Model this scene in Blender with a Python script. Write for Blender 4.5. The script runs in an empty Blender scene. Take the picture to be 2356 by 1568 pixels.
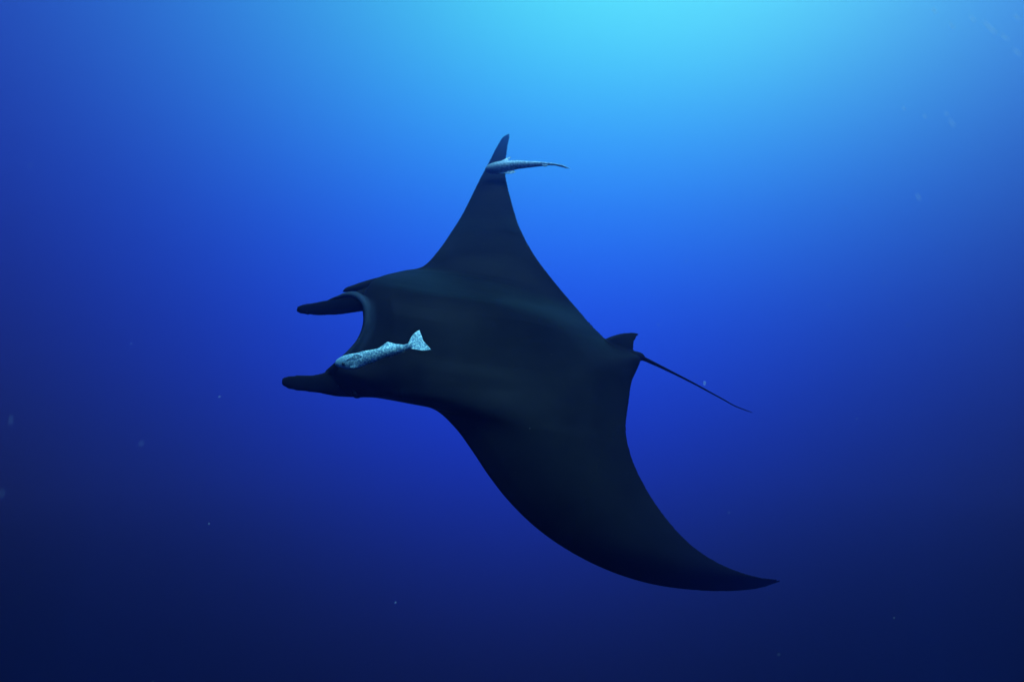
import bpy, bmesh, math, random
from mathutils import Vector, Matrix, noise
R = math.radians
rnd = random.Random(7)
sc = bpy.context.scene

# ------------------------------------------------------------------ camera
LENS, SENSOR, PITCH = 22.0, 36.0, R(8)
cam_d = bpy.data.cameras.new('camera')
cam = bpy.data.objects.new('camera', cam_d)
sc.collection.objects.link(cam)
cam_d.lens = LENS; cam_d.sensor_width = SENSOR
cam_d.clip_start = 0.05; cam_d.clip_end = 500
cam.rotation_euler = (math.pi / 2 + PITCH, 0, 0)
sc.camera = cam
cam_d.dof.use_dof = True
cam_d.dof.focus_distance = 3.2
cam_d.dof.aperture_fstop = 1.8

# ------------------------------------------------------------------ daylight above the sea
SUN_EL, SUN_AZ = R(69), R(165)           # azimuth clockwise from +Y: high, a little behind the camera
w = bpy.data.worlds.new('World'); sc.world = w; w.use_nodes = True
nt = w.node_tree; bg = nt.nodes['Background']
sky = nt.nodes.new('ShaderNodeTexSky'); sky.sky_type = 'NISHITA'; sky.sun_disc = False
sky.sun_elevation = SUN_EL; sky.sun_rotation = SUN_AZ
nt.links.new(sky.outputs[0], bg.inputs[0]); bg.inputs[1].default_value = 0.1
sl = bpy.data.lights.new('sun', 'SUN'); sl.energy = 5.0; sl.angle = R(32); sl.color = (1.0, .97, .92)   # ripples and water spread the sun wide
sun = bpy.data.objects.new('sun', sl); sc.collection.objects.link(sun)
sd = Vector((math.sin(SUN_AZ) * math.cos(SUN_EL), math.cos(SUN_AZ) * math.cos(SUN_EL), math.sin(SUN_EL)))
sun.rotation_euler = sd.to_track_quat('Z', 'Y').to_euler()
sun.location = (0, 0, 60)
vs = sc.view_settings
vs.view_transform = 'Standard'; vs.look = 'None'; vs.exposure = 0.7; vs.gamma = 1; vs.use_curve_mapping = False
sc.render.engine = 'CYCLES'
sc.cycles.use_denoising = True
sc.cycles.max_bounces = 6; sc.cycles.volume_bounces = 1; sc.cycles.transparent_max_bounces = 12
sc.cycles.sample_clamp_indirect = 3

# ------------------------------------------------------------------ helpers
def srgb(r, g, b):
    f = lambda c: c / 255 / 12.92 if c < 11 else ((c / 255 + .055) / 1.055) ** 2.4
    return (f(r), f(g), f(b), 1)

KX = SENSOR / LENS / 2356
cp, sp = math.cos(PITCH), math.sin(PITCH)
def P(x, y, d):
    """point d metres ahead in the direction measured at x, y"""
    cx, cy = (x - 1178) * KX * d, -(y - 784) * KX * d
    return Vector((cx, d * cp - cy * sp, d * sp + cy * cp))

def mat(name):
    m = bpy.data.materials.new(name); m.use_nodes = True
    return m, m.node_tree.nodes, m.node_tree.links

def link_mesh(name, verts, faces, m, label=None, cat=None, group=None, kind=None, parent=None, origin=None, smooth=True):
    if origin is None: origin = sum((Vector(v) for v in verts), Vector()) / len(verts)
    me = bpy.data.meshes.new(name)
    me.from_pydata([tuple(Vector(v) - origin) for v in verts], [], faces); me.update()
    if smooth: me.polygons.foreach_set('use_smooth', [True] * len(me.polygons))
    o = bpy.data.objects.new(name, me); sc.collection.objects.link(o)
    if parent: o.parent = parent; o.location = origin - parent.location
    else: o.location = origin
    if m: me.materials.append(m)
    for k_, v_ in (('label', label), ('category', cat), ('group', group), ('kind', kind)):
        if v_: o[k_] = v_
    return o

def cr(p0, p1, p2, p3, t):
    # centripetal-like Catmull-Rom on tuples
    def dist(a, b): return max(1e-6, sum((i - j) ** 2 for i, j in zip(a[:2], b[:2])) ** .25)
    t0 = 0; t1 = dist(p0, p1); t2 = t1 + dist(p1, p2); t3 = t2 + dist(p2, p3)
    t = t1 + (t2 - t1) * t
    L = lambda a, b, ta, tb: tuple(((tb - t) * i + (t - ta) * j) / (tb - ta) for i, j in zip(a, b))
    A1, A2, A3 = L(p0, p1, t0, t1), L(p1, p2, t1, t2), L(p2, p3, t2, t3)
    return L(L(A1, A2, t0, t2), L(A2, A3, t1, t3), t1, t2)

def spline(pts, per, smooth=True):
    out = []
    n = len(pts)
    for i in range(n - 1):
        p0 = pts[i - 1] if i else tuple(2 * a - b for a, b in zip(pts[0], pts[1]))
        p3 = pts[i + 2] if i + 2 < n else tuple(2 * a - b for a, b in zip(pts[-1], pts[-2]))
        for k in range(per):
            out.append(cr(p0, pts[i], pts[i + 1], p3, k / per))
    out.append(tuple(pts[-1]))
    return out

def sample(pts, u):
    """evaluate the spline through pts at u in 0..1"""
    n = len(pts); s = u * (n - 1); i = min(int(s), n - 2)
    p0 = pts[i - 1] if i else tuple(2 * a - b for a, b in zip(pts[0], pts[1]))
    p3 = pts[i + 2] if i + 2 < n else tuple(2 * a - b for a, b in zip(pts[-1], pts[-2]))
    return cr(p0, pts[i], pts[i + 1], p3, s - i)

def loft(rings, cap0=True, cap1=True):
    """closed solid from rings of equal length; end caps are fans"""
    n = len(rings[0]); V = [v for r in rings for v in r]; F = []
    for i in range(len(rings) - 1):
        for j in range(n):
            a, b = i * n + j, i * n + (j + 1) % n
            F.append((a, b, b + n, a + n))
    c0 = len(V); V.append(sum(rings[0], Vector()) / n)
    c1 = len(V); V.append(sum(rings[-1], Vector()) / n)
    o = (len(rings) - 1) * n
    for j in range(n):
        F.append((c0, (j + 1) % n, j)); F.append((c1, o + j, o + (j + 1) % n))
    return V, F

def blade(rows, per, m, thick, round_=.35, prof=(.5, .9), edge=.0015, relax=0):
    """wing-like solid. rows: list of 5 (x, y, depth); thick: metres per row; the side we see follows the rows"""
    cols = []
    nr = (len(rows) - 1) * per + 1
    cc = [spline([r[c] for r in rows], per) for c in range(5)]
    tt = spline([(i, t) for i, t in enumerate(thick)], per)
    us = [(1 - math.cos(math.pi * k / m)) / 2 for k in range(m + 1)]
    G = []
    for i in range(nr):
        ctl = [cc[c][i] for c in range(5)]
        G.append([P(*sample(ctl, u)) for u in us])
    for it in range(relax):          # even out the depth of the back without touching its outline
        D = [[g.length for g in row] for row in G]
        for i in range(1, nr - 1):
            if it > 10 and 9.4 < i / per < 12.2: continue      # keep the ridge along the back
            for j in range(1, m):
                G[i][j] = G[i][j].normalized() * (D[i][j] * .5 + (D[i - 1][j] + D[i + 1][j]) * .18 + (D[i][j - 1] + D[i][j + 1]) * .07)
    rings = []
    for i in range(nr):
        T = max(tt[i][1], .002)
        top, bot = [], []
        for j, u in enumerate(us):
            pr = min(1, 2.2 * (u ** prof[0]) * ((1 - u) ** prof[1]))
            off = T * round_ * (1 - min(1, (8 * u * (1 - u)) ** .5 if u * (1 - u) < .125 else 1))
            ray = G[i][j].normalized(); g = G[i][j] + ray * off
            top.append(g)
            if 0 < j < m: bot.append(G[i][j] + ray * (T * pr + edge + off))
        rings.append(top + bot[::-1])
    return loft(rings)

def tube(secs, per=4, n=14, depth_scale=.8, twist=0):
    """secs: (x, y, half height in the same units, depth, thickness factor)"""
    ss = spline(secs, per)
    rings = []
    for i, s in enumerate(ss):
        a, b = ss[max(i - 1, 0)], ss[min(i + 1, len(ss) - 1)]
        c = P(s[0], s[1], s[3]); t = (P(b[0], b[1], b[3]) - P(a[0], a[1], a[3])).normalized()
        v = c.normalized(); up = t.cross(v).normalized(); dp = up.cross(t).normalized()
        r = max(s[2], .05) * KX * s[3]
        rings.append([c + up * r * math.cos(2 * math.pi * k / n) + dp * r * s[4] * math.sin(2 * math.pi * k / n) for k in range(n)])
    return loft(rings)

def union(parts, name, voxel, smooth=4, late=()):
    """melt overlapping closed solids into one continuous skin; the pieces in late are too thin for that and are cut in at the end"""
    def temp(VF):
        bm = bmesh.new()
        for V, F in VF:
            vs_ = [bm.verts.new(v) for v in V]
            sub = [bm.faces.new([vs_[i] for i in f]) for f in F]
        bmesh.ops.remove_doubles(bm, verts=bm.verts, dist=1e-6)
        bmesh.ops.recalc_face_normals(bm, faces=bm.faces)
        me = bpy.data.meshes.new('tmp'); bm.to_mesh(me); bm.free()
        o = bpy.data.objects.new('tmp', me); sc.collection.objects.link(o)
        return o
    def baked(o):
        dg = bpy.context.evaluated_depsgraph_get(); dg.update()
        return bpy.data.meshes.new_from_object(o.evaluated_get(dg))
    o = temp(parts)
    rm = o.modifiers.new('r', 'REMESH'); rm.mode = 'VOXEL'; rm.voxel_size = voxel
    sm = o.modifiers.new('s', 'SMOOTH'); sm.factor = .5; sm.iterations = smooth
    me = baked(o)
    tmp = [o]
    if late:
        o2 = bpy.data.objects.new('tmp', me); sc.collection.objects.link(o2); tmp.append(o2)
        for L_ in late:
            t_ = temp([L_]); tmp.append(t_)
            md = o2.modifiers.new('u', 'BOOLEAN'); md.operation = 'UNION'; md.solver = 'EXACT'; md.object = t_
        me = baked(o2)
    V = [v.co.copy() for v in me.vertices]; F = [tuple(p.vertices) for p in me.polygons]
    for o in tmp: bpy.data.objects.remove(o)
    print(name, 'vertices', len(V))
    return V, F

def blob(c, r, nu=12, nv=8, sx=(1, 1, 1), rot=None):
    V, F = [], []
    for i in range(nv + 1):
        t = math.pi * i / nv
        for j in range(nu):
            a = 2 * math.pi * j / nu
            v = Vector((r * sx[0] * math.sin(t) * math.cos(a), r * sx[1] * math.sin(t) * math.sin(a), r * sx[2] * math.cos(t)))
            if rot: v.rotate(rot)
            V.append(c + v)
    for i in range(nv):
        for j in range(nu):
            a, b_ = i * nu + j, i * nu + (j + 1) % nu
            F.append((a, a + nu, b_ + nu, b_))
    return V, F

def seg_dist(p, poly):
    best = 1e9; bt = 0
    for i in range(len(poly) - 1):
        a, b = poly[i], poly[i + 1]; ab = b - a
        t = max(0, min(1, (p - a).dot(ab) / max(ab.length_squared, 1e-12)))
        d = (p - a - ab * t).length
        if d < best: best, bt = d, (i + t) / (len(poly) - 1)
    return best, bt

def set_attr(o, name, fn):
    at = o.data.attributes.new(name, 'FLOAT', 'POINT')
    at.data.foreach_set('value', [fn(o.location + v.co) for v in o.data.vertices])

# ------------------------------------------------------------------ the open sea
# distant water seen all round: scattered daylight, brightest towards the sun, dying away with depth
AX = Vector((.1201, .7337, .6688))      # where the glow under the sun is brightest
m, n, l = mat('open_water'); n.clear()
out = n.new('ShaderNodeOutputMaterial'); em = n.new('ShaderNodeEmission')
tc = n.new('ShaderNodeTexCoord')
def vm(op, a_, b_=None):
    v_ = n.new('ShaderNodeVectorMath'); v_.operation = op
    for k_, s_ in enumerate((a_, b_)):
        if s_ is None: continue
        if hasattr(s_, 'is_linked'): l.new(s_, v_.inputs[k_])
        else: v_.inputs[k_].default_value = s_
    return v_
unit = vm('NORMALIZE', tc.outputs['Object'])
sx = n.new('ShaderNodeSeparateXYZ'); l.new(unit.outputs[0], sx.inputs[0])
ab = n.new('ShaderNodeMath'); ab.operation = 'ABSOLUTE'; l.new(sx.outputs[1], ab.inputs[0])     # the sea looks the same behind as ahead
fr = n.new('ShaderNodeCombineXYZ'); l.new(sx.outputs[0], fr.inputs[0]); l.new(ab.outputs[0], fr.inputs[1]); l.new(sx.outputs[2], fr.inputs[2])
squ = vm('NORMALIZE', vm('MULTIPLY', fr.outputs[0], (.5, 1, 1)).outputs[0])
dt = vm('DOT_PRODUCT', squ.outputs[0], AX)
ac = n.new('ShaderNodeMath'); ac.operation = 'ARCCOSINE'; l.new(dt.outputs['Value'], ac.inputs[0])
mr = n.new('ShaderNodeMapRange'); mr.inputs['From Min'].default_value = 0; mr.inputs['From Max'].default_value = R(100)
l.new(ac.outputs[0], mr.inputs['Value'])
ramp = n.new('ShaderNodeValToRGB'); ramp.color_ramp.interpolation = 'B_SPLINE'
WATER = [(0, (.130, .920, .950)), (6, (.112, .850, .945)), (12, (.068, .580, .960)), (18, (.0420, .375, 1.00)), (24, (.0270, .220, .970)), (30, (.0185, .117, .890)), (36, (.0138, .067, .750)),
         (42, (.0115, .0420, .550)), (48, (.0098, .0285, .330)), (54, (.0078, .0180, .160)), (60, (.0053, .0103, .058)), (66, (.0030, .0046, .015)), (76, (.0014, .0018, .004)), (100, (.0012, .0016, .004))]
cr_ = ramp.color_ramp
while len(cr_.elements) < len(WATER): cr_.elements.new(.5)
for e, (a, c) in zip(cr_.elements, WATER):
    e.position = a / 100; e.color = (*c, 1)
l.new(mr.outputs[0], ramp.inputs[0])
# glow painted dimmer to the sides and in the lower corners, lens falloff included
def mth(op, a_, b_):
    v_ = n.new('ShaderNodeMath'); v_.operation = op
    for k_, s_ in enumerate((a_, b_)):
        if hasattr(s_, 'is_linked'): l.new(s_, v_.inputs[k_])
        else: v_.inputs[k_].default_value = s_
    return v_.outputs[0]
X_, Z_ = sx.outputs[0], sx.outputs[2]
XZ, XX = mth('MULTIPLY', X_, Z_), mth('MULTIPLY', X_, X_)
XXZ = mth('MULTIPLY', XX, Z_)
cmb = n.new('ShaderNodeCombineXYZ')
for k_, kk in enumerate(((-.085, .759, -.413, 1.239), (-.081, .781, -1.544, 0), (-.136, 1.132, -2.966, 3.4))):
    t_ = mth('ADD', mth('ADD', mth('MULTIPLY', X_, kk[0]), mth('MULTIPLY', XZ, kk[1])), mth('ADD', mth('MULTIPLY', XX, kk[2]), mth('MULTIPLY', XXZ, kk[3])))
    t_ = mth('ADD', t_, mth('MULTIPLY', mth('MULTIPLY', XX, mth('MINIMUM', mth('ADD', Z_, .08), 0)), 13.0))  # lower corners painted darker still, as the lens dims them
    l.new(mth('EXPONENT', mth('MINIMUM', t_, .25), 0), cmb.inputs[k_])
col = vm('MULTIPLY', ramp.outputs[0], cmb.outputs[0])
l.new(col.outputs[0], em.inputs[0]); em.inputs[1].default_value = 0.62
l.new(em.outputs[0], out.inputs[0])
M_WATER = m
# bowl of water round the place, open at the top where the surface lies
RB = 45.0; TOP = R(50)
V, F = [], []
nl, ns = 24, 48
for i in range(nl):
    el = -math.pi / 2 + (TOP + math.pi / 2) * (i + 1) / nl
    for j in range(ns):
        a = 2 * math.pi * j / ns
        V.append(Vector((RB * math.cos(el) * math.cos(a), RB * math.cos(el) * math.sin(a), RB * math.sin(el))))
for i in range(nl - 1):
    for j in range(ns):
        a, b = i * ns + j, i * ns + (j + 1) % ns
        F.append((a, a + ns, b + ns, b))
V.append(Vector((0, 0, -RB))); c = len(V) - 1
for j in range(ns): F.append((c, j, (j + 1) % ns))
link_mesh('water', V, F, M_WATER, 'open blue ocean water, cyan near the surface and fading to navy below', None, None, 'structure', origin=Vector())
# the sea surface closing the bowl: daylight comes down through it, tinted by the water
m, n, l = mat('sea_surface'); n.clear()
out = n.new('ShaderNodeOutputMaterial'); tr = n.new('ShaderNodeBsdfTransparent')
tr.inputs[0].default_value = (.19, .58, .84, 1)
l.new(tr.outputs[0], out.inputs[0])
h = RB * math.sin(TOP) - .02; rr = RB * math.cos(TOP) + .3
V, F = [Vector((0, 0, h))], []
for k in range(1, 17):
    for j in range(64):
        a = 2 * math.pi * j / 64; r = rr * k / 16
        V.append(Vector((r * math.cos(a), r * math.sin(a), h + .12 * noise.noise(Vector((r * math.cos(a) * .4, r * math.sin(a) * .4, 3))) * (k < 16))))
for j in range(64): F.append((0, 1 + j, 1 + (j + 1) % 64))
for k in range(15):
    for j in range(64):
        a, b = 1 + k * 64 + j, 1 + k * 64 + (j + 1) % 64
        F.append((a, a + 64, b + 64, b))
link_mesh('water_surface', V, F, m, 'rippled sea surface high above the manta', None, None, 'structure', origin=Vector((0, 0, h)))

# ------------------------------------------------------------------ skins
m, n, l = mat('manta_skin')
b = n['Principled BSDF']; b.inputs['Roughness'].default_value = .42; b.inputs['Specular IOR Level'].default_value = .5; b.inputs['IOR'].default_value = 1.055   # wet skin under water hardly shines
tc = n.new('ShaderNodeTexCoord')
nz = n.new('ShaderNodeTexNoise'); nz.inputs['Scale'].default_value = 3.5; nz.inputs['Detail'].default_value = 6; nz.inputs['Roughness'].default_value = .65
l.new(tc.outputs['Object'], nz.inputs['Vector'])
rp = n.new('ShaderNodeValToRGB'); rp.color_ramp.elements[0].position = .3; rp.color_ramp.elements[1].position = .75
rp.color_ramp.elements[0].color = (.0050, .0045, .0046, 1); rp.color_ramp.elements[1].color = (.0105, .0098, .0102, 1)
l.new(nz.outputs[0], rp.inputs[0])
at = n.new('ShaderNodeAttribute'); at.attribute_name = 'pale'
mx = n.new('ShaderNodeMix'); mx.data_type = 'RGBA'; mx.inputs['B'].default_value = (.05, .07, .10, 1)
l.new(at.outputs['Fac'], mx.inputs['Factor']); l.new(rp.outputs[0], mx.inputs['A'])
# scattered scars and parasites, as tiny pale flecks
vo = n.new('ShaderNodeTexVoronoi'); vo.inputs['Scale'].default_value = 9; vo.inputs['Randomness'].default_value = 1
l.new(tc.outputs['Object'], vo.inputs['Vector'])
lt = n.new('ShaderNodeMath'); lt.operation = 'LESS_THAN'; lt.inputs[1].default_value = .03; l.new(vo.outputs['Distance'], lt.inputs[0])
fl = n.new('ShaderNodeMath'); fl.operation = 'MULTIPLY'; fl.inputs[1].default_value = .22; l.new(lt.outputs[0], fl.inputs[0])
mx2 = n.new('ShaderNodeMix'); mx2.data_type = 'RGBA'; mx2.inputs['B'].default_value = (.3, .32, .32, 1)
l.new(fl.outputs[0], mx2.inputs['Factor']); l.new(mx.outputs['Result'], mx2.inputs['A'])
l.new(mx2.outputs['Result'], b.inputs['Base Color'])
bp = n.new('ShaderNodeBump'); bp.inputs['Strength'].default_value = .12; bp.inputs['Distance'].default_value = .012
n2 = n.new('ShaderNodeTexNoise'); n2.inputs['Scale'].default_value = 14; n2.inputs['Detail'].default_value = 5
mp = n.new('ShaderNodeMapping'); mp.inputs['Scale'].default_value = (.5, 1, 1.6); mp.inputs['Rotation'].default_value = (0, R(20), 0)
l.new(tc.outputs['Object'], mp.inputs[0]); l.new(mp.outputs[0], n2.inputs['Vector']); l.new(n2.outputs[0], bp.inputs['Height']); l.new(bp.outputs[0], b.inputs['Normal'])
th = n.new('ShaderNodeAttribute'); th.attribute_name = 'thin'
tp = n.new('ShaderNodeBsdfTransparent'); tp.inputs[0].default_value = (.6, .8, 1, 1); mxs = n.new('ShaderNodeMixShader')
l.new(th.outputs['Fac'], mxs.inputs[0]); l.new(b.outputs[0], mxs.inputs[1]); l.new(tp.outputs[0], mxs.inputs[2]); l.new(mxs.outputs[0], n['Material Output'].inputs[0])
M_MANTA = m

def remora_mat(name, dark, light, spk, scale):
    m, n, l = mat(name)
    b = n['Principled BSDF']; b.inputs['Roughness'].default_value = .4; b.inputs['Specular IOR Level'].default_value = .3
    tc = n.new('ShaderNodeTexCoord')
    vo = n.new('ShaderNodeTexNoise'); vo.inputs['Scale'].default_value = scale; vo.inputs['Detail'].default_value = 3; vo.inputs['Roughness'].default_value = .7
    l.new(tc.outputs['Object'], vo.inputs['Vector'])
    rp = n.new('ShaderNodeValToRGB'); rp.color_ramp.elements[0].position = .45; rp.color_ramp.elements[1].position = .64
    rp.color_ramp.elements[0].color = dark; rp.color_ramp.elements[1].color = light
    l.new(vo.outputs[0], rp.inputs[0])
    big = n.new('ShaderNodeTexNoise'); big.inputs['Scale'].default_value = 14
    l.new(tc.outputs['Object'], big.inputs['Vector'])
    hd = n.new('ShaderNodeAttribute'); hd.attribute_name = 'head'
    base = n.new('ShaderNodeMix'); base.data_type = 'RGBA'; base.inputs['B'].default_value = spk
    l.new(hd.outputs['Fac'], base.inputs['Factor']); l.new(rp.outputs[0], base.inputs['A'])
    at = n.new('ShaderNodeAttribute'); at.attribute_name = 'margin'  # whitish fin margins, with light along the upper edges painted in as well
    mx = n.new('ShaderNodeMix'); mx.data_type = 'RGBA'; mx.inputs['B'].default_value = (.74, .92, .84, 1)
    l.new(at.outputs['Fac'], mx.inputs['Factor']); l.new(base.outputs['Result'], mx.inputs['A'])
    l.new(mx.outputs['Result'], b.inputs['Base Color'])
    bp = n.new('ShaderNodeBump'); bp.inputs['Strength'].default_value = .4; bp.inputs['Distance'].default_value = .004
    l.new(vo.outputs[0], bp.inputs['Height']); l.new(bp.outputs[0], b.inputs['Normal'])
    return m
M_REM = remora_mat('near_remora_skin', (.12, .225, .27, 1), (.70, .88, .72, 1), (.20, .33, .37, 1), 120)
M_REM2 = remora_mat('far_remora_skin', (.17, .25, .30, 1), (.50, .62, .62, 1), (.17, .24, .28, 1), 60)

# ------------------------------------------------------------------ manta ray
def wing(le, te, d, bow=(0, 0, 0), camber=.04):
    """straight chord from leading to trailing edge, arched a little towards the back"""
    r = []
    for k, u in enumerate((0, .25, .5, .75, 1)):
        c = 4 * u * (1 - u)
        dd = d if not isinstance(d, tuple) else d[0] + (d[1] - d[0]) * u
        r.append((le[0] + (te[0] - le[0]) * u, le[1] + (te[1] - le[1]) * u, dd - camber * c))
    return r
rows = [
 wing((1169, 308), (1173.5, 309), 5.45, camber=0),
 wing((1158, 314), (1172.5, 318), 5.40, camber=.005),
 wing((1143, 337), (1168, 340), 5.30, camber=.01),
 wing((1122, 378), (1163.5, 383), 5.15, camber=.02),
 wing((1106, 407), (1164.5, 408), 5.05, camber=.03),
 wing((1085, 450), (1174, 450), 4.90, camber=.04),
 wing((1062, 495), (1187, 496), 4.75, camber=.05),
 wing((1038, 533), (1201, 533), 4.60, camber=.05),
 wing((1008, 576), (1232, 590), 4.42, camber=.04),
 wing((972, 613), (1285, 659), (4.20, 4.34), camber=.02),
 [(925, 623, 4.08), (1025, 629, 4.20), (1120, 646, 4.22), (1231, 680, 4.23), (1335, 717, 4.22)],
 [(865, 641, 3.62), (963, 661, 3.58), (1068, 676, 3.56), (1192, 695, 3.68), (1370, 755, 4.02)],
 [(838, 673, 3.46), (945, 697, 3.42), (1078, 715, 3.44), (1222, 738, 3.56), (1395, 779, 3.93)],
 [(834, 705, 3.40), (955, 731, 3.35), (1090, 752, 3.36), (1245, 775, 3.50), (1425, 795, 3.90)],
 [(835, 742, 3.35), (955, 775, 3.30), (1100, 796, 3.30), (1268, 815, 3.44), (1458, 808, 3.86)],
 [(824, 775, 3.32), (945, 815, 3.25), (1110, 838, 3.25), (1285, 850, 3.38), (1476, 820, 3.82)],
 [(800, 808, 3.30), (930, 846, 3.20), (1110, 866, 3.20), (1295, 877, 3.33), (1468, 848, 3.74)],
 [(760, 850, 3.29), (890, 878, 3.19), (1090, 893, 3.16), (1298, 903, 3.28), (1455, 877, 3.66)],
 [(806, 907, 3.32), (905, 902, 3.19), (1100, 917, 3.13), (1300, 928, 3.23), (1449, 913, 3.58)],
 [(868, 915, 3.34), (970, 922, 3.19), (1125, 940, 3.11), (1303, 953, 3.19), (1444, 952, 3.50)],
 [(940, 928, 3.31), (1040, 945, 3.18), (1165, 963, 3.10), (1308, 978, 3.165), (1441, 982, 3.42)],
 [(1000, 942, 3.27), (1095, 964, 3.16), (1205, 986, 3.095), (1330, 1003, 3.14), (1445, 1018, 3.35)],
 wing((1048, 985), (1456, 1058), (3.22, 3.27), camber=.165),
 wing((1085, 1035), (1480, 1110), (3.17, 3.22), camber=.15),
 wing((1125, 1095), (1508, 1157), (3.12, 3.17), camber=.125),
 wing((1170, 1152), (1542, 1202), (3.08, 3.13), camber=.095),
 wing((1235, 1215), (1580, 1243), (3.05, 3.10), camber=.07),
 wing((1313, 1269), (1623, 1276), (3.04, 3.09), camber=.06),
 wing((1400, 1312), (1665, 1299), (3.05, 3.10), camber=.05),
 wing((1495, 1342), (1706, 1315), (3.08, 3.12), camber=.04),
 wing((1590, 1356), (1742, 1325), (3.13, 3.16), camber=.03),
 wing((1680, 1359), (1768, 1329), (3.19, 3.21), camber=.02),
 wing((1749, 1352), (1788, 1331), (3.25, 3.26), camber=.01),
 wing((1793, 1338), (1797, 1334), 3.30, camber=0),
]
rows = [[(x, y, d + max(0, d - 4.30) * .8) for x, y, d in r] for r in rows]   # the raised wing reaches far back
T = [.012, .02, .03, .04, .05, .06, .075, .09, .12, .18, .28, .38, .44, .46, .48, .48, .46, .44, .40, .34, .28, .22, .18, .15, .12, .10, .085, .07, .06, .05, .04, .03, .02, .01]
assert len(T) == len(rows)
disc = blade(rows, 6, 44, T, .22, edge=.010, relax=60)

def fin_rows(le, te, d, T=None):
    return [wing(a, b, dd, camber=0) for a, b, dd in zip(le, te, d)]
# dorsal fin
dors = blade(fin_rows([(1352, 800), (1378, 787), (1402, 774.5), (1424, 767.5), (1446, 764.5), (1462, 765), (1469.5, 767)],
                      [(1462, 832), (1460, 806), (1458.5, 797), (1461, 786), (1466, 777), (1470, 772), (1471.5, 769)],
                      [3.93, 3.93, 3.94, 3.96, 3.99, 4.02, 4.04]), 5, 14, [.07, .05, .035, .028, .02, .014, .01], .5, (.5, .8))
# tail, from its thick root to a whip
tail = tube([(1405, 812, 14, 3.96, .8), (1440, 816, 13, 3.93, .9), (1462, 819, 11.5, 3.90, .9), (1474, 821, 9.5, 3.90, .9), (1481, 824.5, 5.5, 3.92, .9),
             (1497, 832, 4.4, 3.95, .9), (1530, 848, 3.2, 4.02, .9), (1568, 867, 2.5, 4.10, .9), (1600, 883.5, 2.1, 4.18, .9), (1632, 901, 1.8, 4.26, .9),
             (1665, 919, 1.5, 4.34, .9), (1690, 933, 1.3, 4.41, .9), (1710, 941, 1.1, 4.46, .9), (1730, 948, .7, 4.5, .9)], 4, 12)
# cephalic fin nearest the viewer, with an irregular lower margin
near_c = tube([(645.5, 875, 2, 3.16, .3), (650, 876, 9, 3.17, .3), (661, 878, 14.5, 3.18, .28), (678, 880, 18, 3.20, .26), (700, 881.5, 19.5, 3.22, .26),
               (722, 882, 21, 3.24, .28), (745, 881.5, 25, 3.30, .34), (770, 881, 30, 3.38, .45), (800, 882, 31, 3.46, .6), (840, 884, 30, 3.53, .7), (900, 886, 24, 3.55, .6)], 4, 18)
far_c = tube([(680.5, 712.5, 2, 3.66, .3), (685, 712, 7.5, 3.66, .3), (697, 711.5, 12, 3.67, .28), (717, 710.5, 14.5, 3.68, .26), (740, 709, 17, 3.69, .26),
              (758, 707, 18.5, 3.70, .28), (775, 703, 22, 3.71, .3), (795, 699, 23, 3.72, .35), (820, 694, 24, 3.74, .45), (850, 688, 27, 3.78, .6), (900, 680, 28, 3.85, .6)], 4, 18)
# far side of the head, showing past the upper jaw
brow = tube([(787, 672, 1.5, 3.74, 1), (797, 667, 6, 3.75, .8), (815, 663.5, 9, 3.78, .8), (840, 659, 13, 3.82, .8), (870, 655, 17, 3.88, .8), (910, 650, 20, 3.98, .8), (960, 650, 20, 4.05, .8)], 4, 14)
lip = tube([(762, 690, 2, 3.66, .8), (780, 683, 5, 3.63, .8), (800, 678, 7.5, 3.58, .9), (818, 679, 9, 3.53, 1), (833, 688, 9.5, 3.49, 1), (842, 703, 9, 3.46, 1), (845, 722, 8.5, 3.44, 1),
            (844.5, 742, 8, 3.41, 1), (839, 762, 8, 3.39, 1), (828, 784, 8, 3.37, 1), (812, 804, 8, 3.35, 1), (792, 824, 8, 3.33, 1), (772, 842, 8, 3.33, 1), (752, 858, 7, 3.33, 1)], 4, 12)
bulge = blob(P(822, 903, 3.33), .032)
V, F = union([disc, bulge, dors, near_c, far_c, brow, lip], 'manta', .0065, 7, [tail])
manta = link_mesh('manta_ray', V, F, M_MANTA, 'black manta ray gliding with one wing raised and long thin tail', 'manta ray')
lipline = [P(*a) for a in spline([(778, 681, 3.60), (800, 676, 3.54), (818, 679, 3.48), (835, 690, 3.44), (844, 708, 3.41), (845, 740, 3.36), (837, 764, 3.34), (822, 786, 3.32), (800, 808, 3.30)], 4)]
scar = P(926, 906, 3.19)
brow_line = [P(*a) for a in spline([(792, 672, 3.7), (830, 661, 3.72), (870, 648, 3.76)], 4)]
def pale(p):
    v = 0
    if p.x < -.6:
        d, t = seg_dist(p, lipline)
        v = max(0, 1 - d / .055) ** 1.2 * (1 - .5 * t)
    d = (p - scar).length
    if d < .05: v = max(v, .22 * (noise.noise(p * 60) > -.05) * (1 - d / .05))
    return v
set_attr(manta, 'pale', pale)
tips = (P(1172, 308, 6.3), P(1789, 1334, 3.3))   # the wing tips are thin enough to let light through
set_attr(manta, 'thin', lambda p: .46 * max(0, 1 - min((p - t).length for t in tips) / 1.3) ** 1.1)

m, n, l = mat('fish_eye'); b = n['Principled BSDF']; b.inputs['Base Color'].default_value = (.01, .012, .015, 1); b.inputs['Roughness'].default_value = .15
M_EYE = m
V, F = blob(P(819, 905, 3.31), .017)
link_mesh('eye', V, F, M_EYE, parent=manta)

# ------------------------------------------------------------------ remoras
def N4(x, y):   # measured on an enlargement of the near remora
    return ((780 + x / 7.84) * .9424, (780 + y / 7.84) * .9424)
def N2(x, y):
    return ((1100 + x / 5.873) * .9424, (300 + y / 5.873) * .9424)

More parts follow.
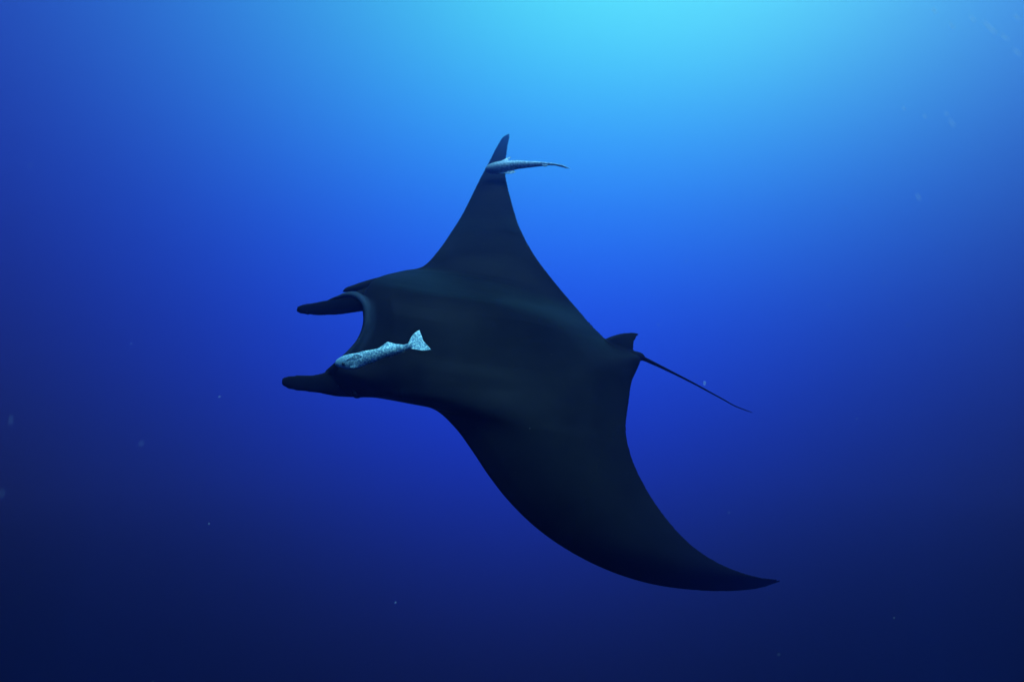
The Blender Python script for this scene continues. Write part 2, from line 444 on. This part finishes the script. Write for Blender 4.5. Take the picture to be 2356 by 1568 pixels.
def fish(edges, f, d0, d1, thickf, fins, name, m, label, margin_lines, mw, head_end, vox):
    secs = []
    nE = len(edges)
    for i, (tx, ty, bx, by) in enumerate(edges):
        (ax, ay), (cx, cy) = f(tx, ty), f(bx, by)
        hh = math.hypot(ax - cx, ay - cy) / 2
        secs.append(((ax + cx) / 2, (ay + cy) / 2, hh, d0 + (d1 - d0) * i / (nE - 1), thickf[min(i, len(thickf) - 1)]))
    parts = [tube(secs, 5, 20)]
    for rws, th in fins:
        rr_ = []
        for rw in rws:
            if len(rw) == 3: rr_.append(wing(f(*rw[0]), f(*rw[1]), rw[2], camber=0))
            else: rr_.append([f(*q[:2]) + (q[2],) for q in rw])
        parts.append(blade(rr_, 5, 12, [th] * len(rr_), .4, (.5, .7)))
    V, F = union(parts, name, vox, 2)
    o = link_mesh(name, V, F, m, label, 'remora', 'remoras travelling with the manta')
    lines = [[P(*(f(a[0], a[1]) + (a[2],))) for a in spline(L_, 4)] for L_ in margin_lines]
    def mar(p):
        v = 0
        for L_ in lines:
            d, t = seg_dist(p, L_); v = max(v, max(0, 1 - d / mw))
        return v
    set_attr(o, 'margin', mar)
    hp = P(*(f(edges[0][0], (edges[0][1] + edges[0][3]) / 2) + (d0,)))
    set_attr(o, 'head', lambda p: max(0, min(1, 1.3 - (p - hp).length / head_end)))
    return o

D1 = 3.14
def lerp_rows(A, B, n_, depths):
    return [[(a[0] + (b_[0] - a[0]) * t, a[1] + (b_[1] - a[1]) * t, dd) for a, b_ in zip(A, B)] for t, dd in zip([k / (n_ - 1) for k in range(n_)], depths)]
dorsal_rows = lerp_rows([(1060, 600), (1200, 590), (1350, 570), (1500, 550), (1640, 530)], [(1116, 552), (1212, 486), (1302, 421), (1440, 456), (1640, 478)], 4, [D1 - .010, D1 + .002, D1 + .014, D1 + .026])
UP = [(1660, 470), (1690, 456), (1735, 365), (1775, 302), (1830, 243), (1880, 208), (1914, 193)]
LO = [(1680, 575), (1720, 552), (1785, 563), (1850, 578), (1930, 590), (2040, 597), (2144, 576)]
caudal_rows = []
for k in range(7):
    t = k / 6
    mid = [(a[0] + (b_[0] - a[0]) * t, a[1] + (b_[1] - a[1]) * t) for a, b_ in zip([(1665, 495), (1670, 520), (1675, 548)], [(1906, 300), (1966, 430), (2048, 518)])]
    caudal_rows.append([q + (D1 - .012 + t * (.045 - .024 * i_),) for i_, q in enumerate([UP[k]] + mid + [LO[k]])])
rem = fish([(294, 835, 294, 860), (318, 792, 322, 895), (360, 750, 365, 915), (440, 700, 445, 940), (550, 660, 600, 952), (700, 637, 760, 925), (860, 597, 880, 864),
            (1000, 572, 1050, 812), (1120, 549, 1190, 752), (1290, 520, 1370, 690), (1450, 500, 1520, 640), (1590, 480, 1630, 598), (1680, 462, 1725, 552), (1760, 440, 1800, 545)],
           N4, D1, D1 - .02, [.5, .55, .55, .52, .5, .5, .5, .5, .5, .65, .55, .45, .3, .15],
           [  # second dorsal fin
            (dorsal_rows, .010),
              # caudal fin
            (caudal_rows, .006),
              # anal fin
            ([((1240, 640), (1600, 590), D1), ((1330, 720), (1625, 604), D1), ((1420, 688), (1630, 612), D1), ((1530, 645), (1618, 622), D1)], .008),
              # pectoral fins folded along the flanks
            ([((470, 790), (600, 700), D1 - .024), ((520, 768), (700, 645), D1 - .028), ((600, 762), (800, 668), D1 - .028), ((690, 752), (825, 695), D1 - .028), ((790, 740), (822, 712), D1 - .026)], .005),
            ([((560, 900), (600, 850), D1 - .02), ((620, 935), (700, 832), D1 - .025), ((720, 925), (820, 838), D1 - .02), ((800, 905), (855, 855), D1 - .012), ((845, 875), (862, 860), D1 - .01)], .006),
           ],
           'remora', M_REM, 'pale speckled remora with forked tail lying over the manta head',
           [[(1120, 551, D1), (1180, 508, D1 - .025), (1240, 465, D1 - .03), (1305, 420, D1 - .04), (1340, 426, D1 - .04)],
            [(1665, 462, D1 - .02), (1705, 420, D1 - .02), (1735, 365, D1 - .03), (1775, 302, D1 - .04), (1830, 243, D1 - .045), (1912, 193, D1 - .05)],
            [(1894, 250, D1 - .05), (1950, 365, D1 - .03), (1990, 430, D1 - .02), (2040, 500, D1 - .02), (2110, 547, D1 - .02), (2143, 570, D1 - .02)],
            [(1760, 556, D1 - .02), (1820, 572, D1 - .02), (1920, 588, D1 - .02), (2020, 597, D1 - .02), (2140, 581, D1 - .02)],
            [(500, 770, D1 - .026), (600, 764, D1 - .029), (690, 752, D1 - .029), (790, 742, D1 - .028), (822, 712, D1 - .027), (800, 668, D1 - .028), (700, 645, D1 - .028), (620, 660, D1 - .026)],
            [(720, 925, D1 - .02), (800, 905, D1 - .012), (858, 862, D1 - .012), (780, 832, D1 - .03)]], .0045, .10, .0016)

D2 = 5.5
rem2 = fish([(500, 640, 496, 690), (520, 622, 515, 712), (560, 598, 560, 726), (640, 567, 640, 730), (740, 549, 735, 718), (850, 540, 840, 690), (950, 538, 950, 664), (1080, 546, 1070, 648),
             (1200, 552, 1190, 634), (1330, 561, 1320, 620), (1430, 571, 1420, 612), (1500, 580, 1495, 614), (1590, 597, 1580, 634), (1660, 624, 1655, 657), (1725, 656, 1720, 674), (1772, 686, 1769, 691)],
            N2, D2, D2 - .05, [.5, .7, .8, .8, .8, .8, .8, .7, .6, .5, .4, .25, .18, .15, .15, .15],
            [  # pectoral below, pectoral behind, second dorsal folded, anal
             ([((640, 690), (840, 640), D2 - .02), ((690, 725), (900, 665), D2 - .03), ((770, 728), (925, 690), D2 - .04), ((860, 728), (937, 702), D2 - .05), ((915, 714), (938, 706), D2 - .05)], .008),
             ([((690, 560), (900, 560), D2 + .02), ((740, 535), (830, 530), D2 + .04), ((790, 510), (855, 508), D2 + .05), ((845, 488), (874, 488), D2 + .06)], .008),
             ([((1060, 575), (1120, 600), D2 - .018), ((1090, 560), (1240, 610), D2 - .022), ((1180, 548), (1310, 606), D2 - .022), ((1290, 556), (1345, 590), D2 - .022), ((1340, 566), (1360, 575), D2 - .018)], .008),
             ([((1300, 600), (1400, 600), D2 - .04), ((1318, 618), (1400, 610), D2 - .04), ((1345, 631), (1380, 622), D2 - .04)], .008),
            ],
            'remora', M_REM2, 'dark slender remora with curved tail crossing the raised wing', 
            [[(700, 552, D2), (780, 545, D2), (870, 539, D2), (960, 539, D2), (1070, 546, D2 - .02)], [(1150, 550, D2 - .02), (1240, 548, D2 - .02), (1300, 558, D2 - .02)],
             [(1440, 570, D2 - .04), (1500, 579, D2 - .05), (1590, 595, D2 - .05), (1660, 622, D2 - .05), (1745, 672, D2 - .05)],
             [(1090, 572, D2 - .022), (1180, 592, D2 - .022), (1240, 606, D2 - .022)],
             [(670, 615, D2 - .035), (730, 595, D2 - .035), (780, 580, D2 - .035)]], .012, .16, .003)

# small parts of the remoras
V, F = blob(P(*N4(455, 845), D1 - .028), .008)
link_mesh('eye', V, F, M_EYE, parent=rem)
V, F = blob(P(*N2(600, 668), D2 - .032), .010)
link_mesh('eye', V, F, M_EYE, parent=rem2)

# ------------------------------------------------------------------ drifting matter
m, n, l = mat('drifting_matter')
b1 = n.new('ShaderNodeBsdfTranslucent'); b1.inputs['Color'].default_value = (.95, .97, .97, 1)
b2 = n.new('ShaderNodeBsdfDiffuse'); b2.inputs['Color'].default_value = (.95, .97, .97, 1)
b = n.new('ShaderNodeMixShader'); l.new(b1.outputs[0], b.inputs[1]); l.new(b2.outputs[0], b.inputs[2])
lw = n.new('ShaderNodeLayerWeight'); lw.inputs[0].default_value = .5
tr = n.new('ShaderNodeBsdfTransparent'); ms = n.new('ShaderNodeMixShader')
cl = n.new('ShaderNodeMath'); cl.operation = 'MULTIPLY_ADD'; cl.inputs[1].default_value = .25; cl.inputs[2].default_value = .74
l.new(lw.outputs['Facing'], cl.inputs[0])
l.new(cl.outputs[0], ms.inputs[0]); l.new(b.outputs[0], ms.inputs[1]); l.new(tr.outputs[0], ms.inputs[2])
l.new(ms.outputs[0], n['Material Output'].inputs[0])
M_SNOW = m
M_CLEAR = m.copy(); M_CLEAR.name = 'near_particle'
for nd in M_CLEAR.node_tree.nodes:
    if nd.type == 'MATH': nd.inputs[1].default_value = .6; nd.inputs[2].default_value = .3
V, F = blob(P(1621, 881, 2.2), .0062, sx=(.9, 1, 1.25))
link_mesh('plankton', V, F, M_SNOW, 'small pale round plankton blob drifting just above the thin tail', 'plankton')
SV, SF = [], []
split = 0
def add(c, r, sx, rot=None):
    v, f = blob(c, r, 8, 6, sx, rot); o = len(SV); SV.extend(v); SF.extend(tuple(i + o for i in q) for q in f)
for x, y, d, r, s, ang in [(2278, 64, 1.5, .0075, 3.0, -52), (2238, 44, 1.6, .006, 1.6, -50), (2312, 86, 1.5, .005, 2.6, -45), (2190, 283, 1.5, .005, 2.4, -60), (2178, 262, 1.7, .004, 2, -62), (2113, 453, 1.6, .004, 2.6, -70),
                   (2150, 25, 1.7, .005, 2.2, -55), (2190, 60, 1.8, .005, 2.2, -60), (2340, 120, 1.5, .005, 2.6, -48), (2080, 250, 1.8, .004, 2.2, -65), (2340, 40, 1.6, .005, 2, -50), (2128, 268, 1.9, .004, 2, -62),
                   (25, 966, 1.5, .004, 3.0, 85), (325, 1020, 1.6, .004, 1.8, 70), (4, 1135, 1.5, .004, 2.4, 85), (302, 790, 2.0, .003, 1.3, 60), (505, 912, 2.2, .004, 1.2, 10), (70, 380, 1.6, .003, 1.8, 40), (910, 1385, 2.1, .003, 1.2, 30),
                   (1075, 357, 2.6, .003, 1.2, 0), (1515, 747, 2.6, .003, 1.2, 0), (935, 274, 2.8, .003, 1, 0), (2035, 650, 1.8, .003, 1.6, -75), (2052, 690, 1.8, .003, 1.6, -75), (2090, 748, 1.9, .003, 1.6, -80)]:
    nearer = .6 if d < 2 else 1
    if x < 2000 and not split: split = len(SF)
    add(P(x, y, d * nearer), r * nearer, (s, .25, .7), Matrix.Rotation(R(-ang), 3, 'Y') @ Matrix.Rotation(R(-38), 3, 'X'))
for i in range(520):
    d = rnd.uniform(1.3, 6.5); x, y = rnd.uniform(-200, 2556), rnd.uniform(-150, 1718)
    if i % 4 == 0: x, y = rnd.uniform(1850, 2500), rnd.uniform(-100, 700)
    r = rnd.uniform(.0006, .0013) * d / 2.5 * (2.2 if rnd.random() < .06 else 1)
    add(P(x, y, d), r, (1, 1, rnd.uniform(.8, 1.6)))
link_mesh('marine_snow', SV, SF, M_SNOW, 'faint pale specks of drifting plankton scattered through the water', 'plankton', None, 'stuff')
snow = bpy.data.objects['marine_snow']; snow.data.materials.append(M_CLEAR)
for p_ in snow.data.polygons:
    if p_.index < split: p_.material_index = 1

# ------------------------------------------------------------------ the water between things
m, n, l = mat('seawater_haze'); n.clear()
out = n.new('ShaderNodeOutputMaterial'); pv = n.new('ShaderNodeVolumePrincipled')
pv.inputs['Color'].default_value = (.18, .29, .95, 1); pv.inputs['Density'].default_value = .024; pv.inputs['Anisotropy'].default_value = .75
l.new(pv.outputs[0], out.inputs['Volume'])
V = [Vector((x, y, z)) for x in (-9, 9) for y in (-3, 14) for z in (-6, 5)]
F = [(0, 1, 3, 2), (4, 6, 7, 5), (0, 4, 5, 1), (2, 3, 7, 6), (0, 2, 6, 4), (1, 5, 7, 3)]
link_mesh('haze', V, F, m, 'blue haze of the seawater around the manta', None, None, 'stuff', smooth=False)
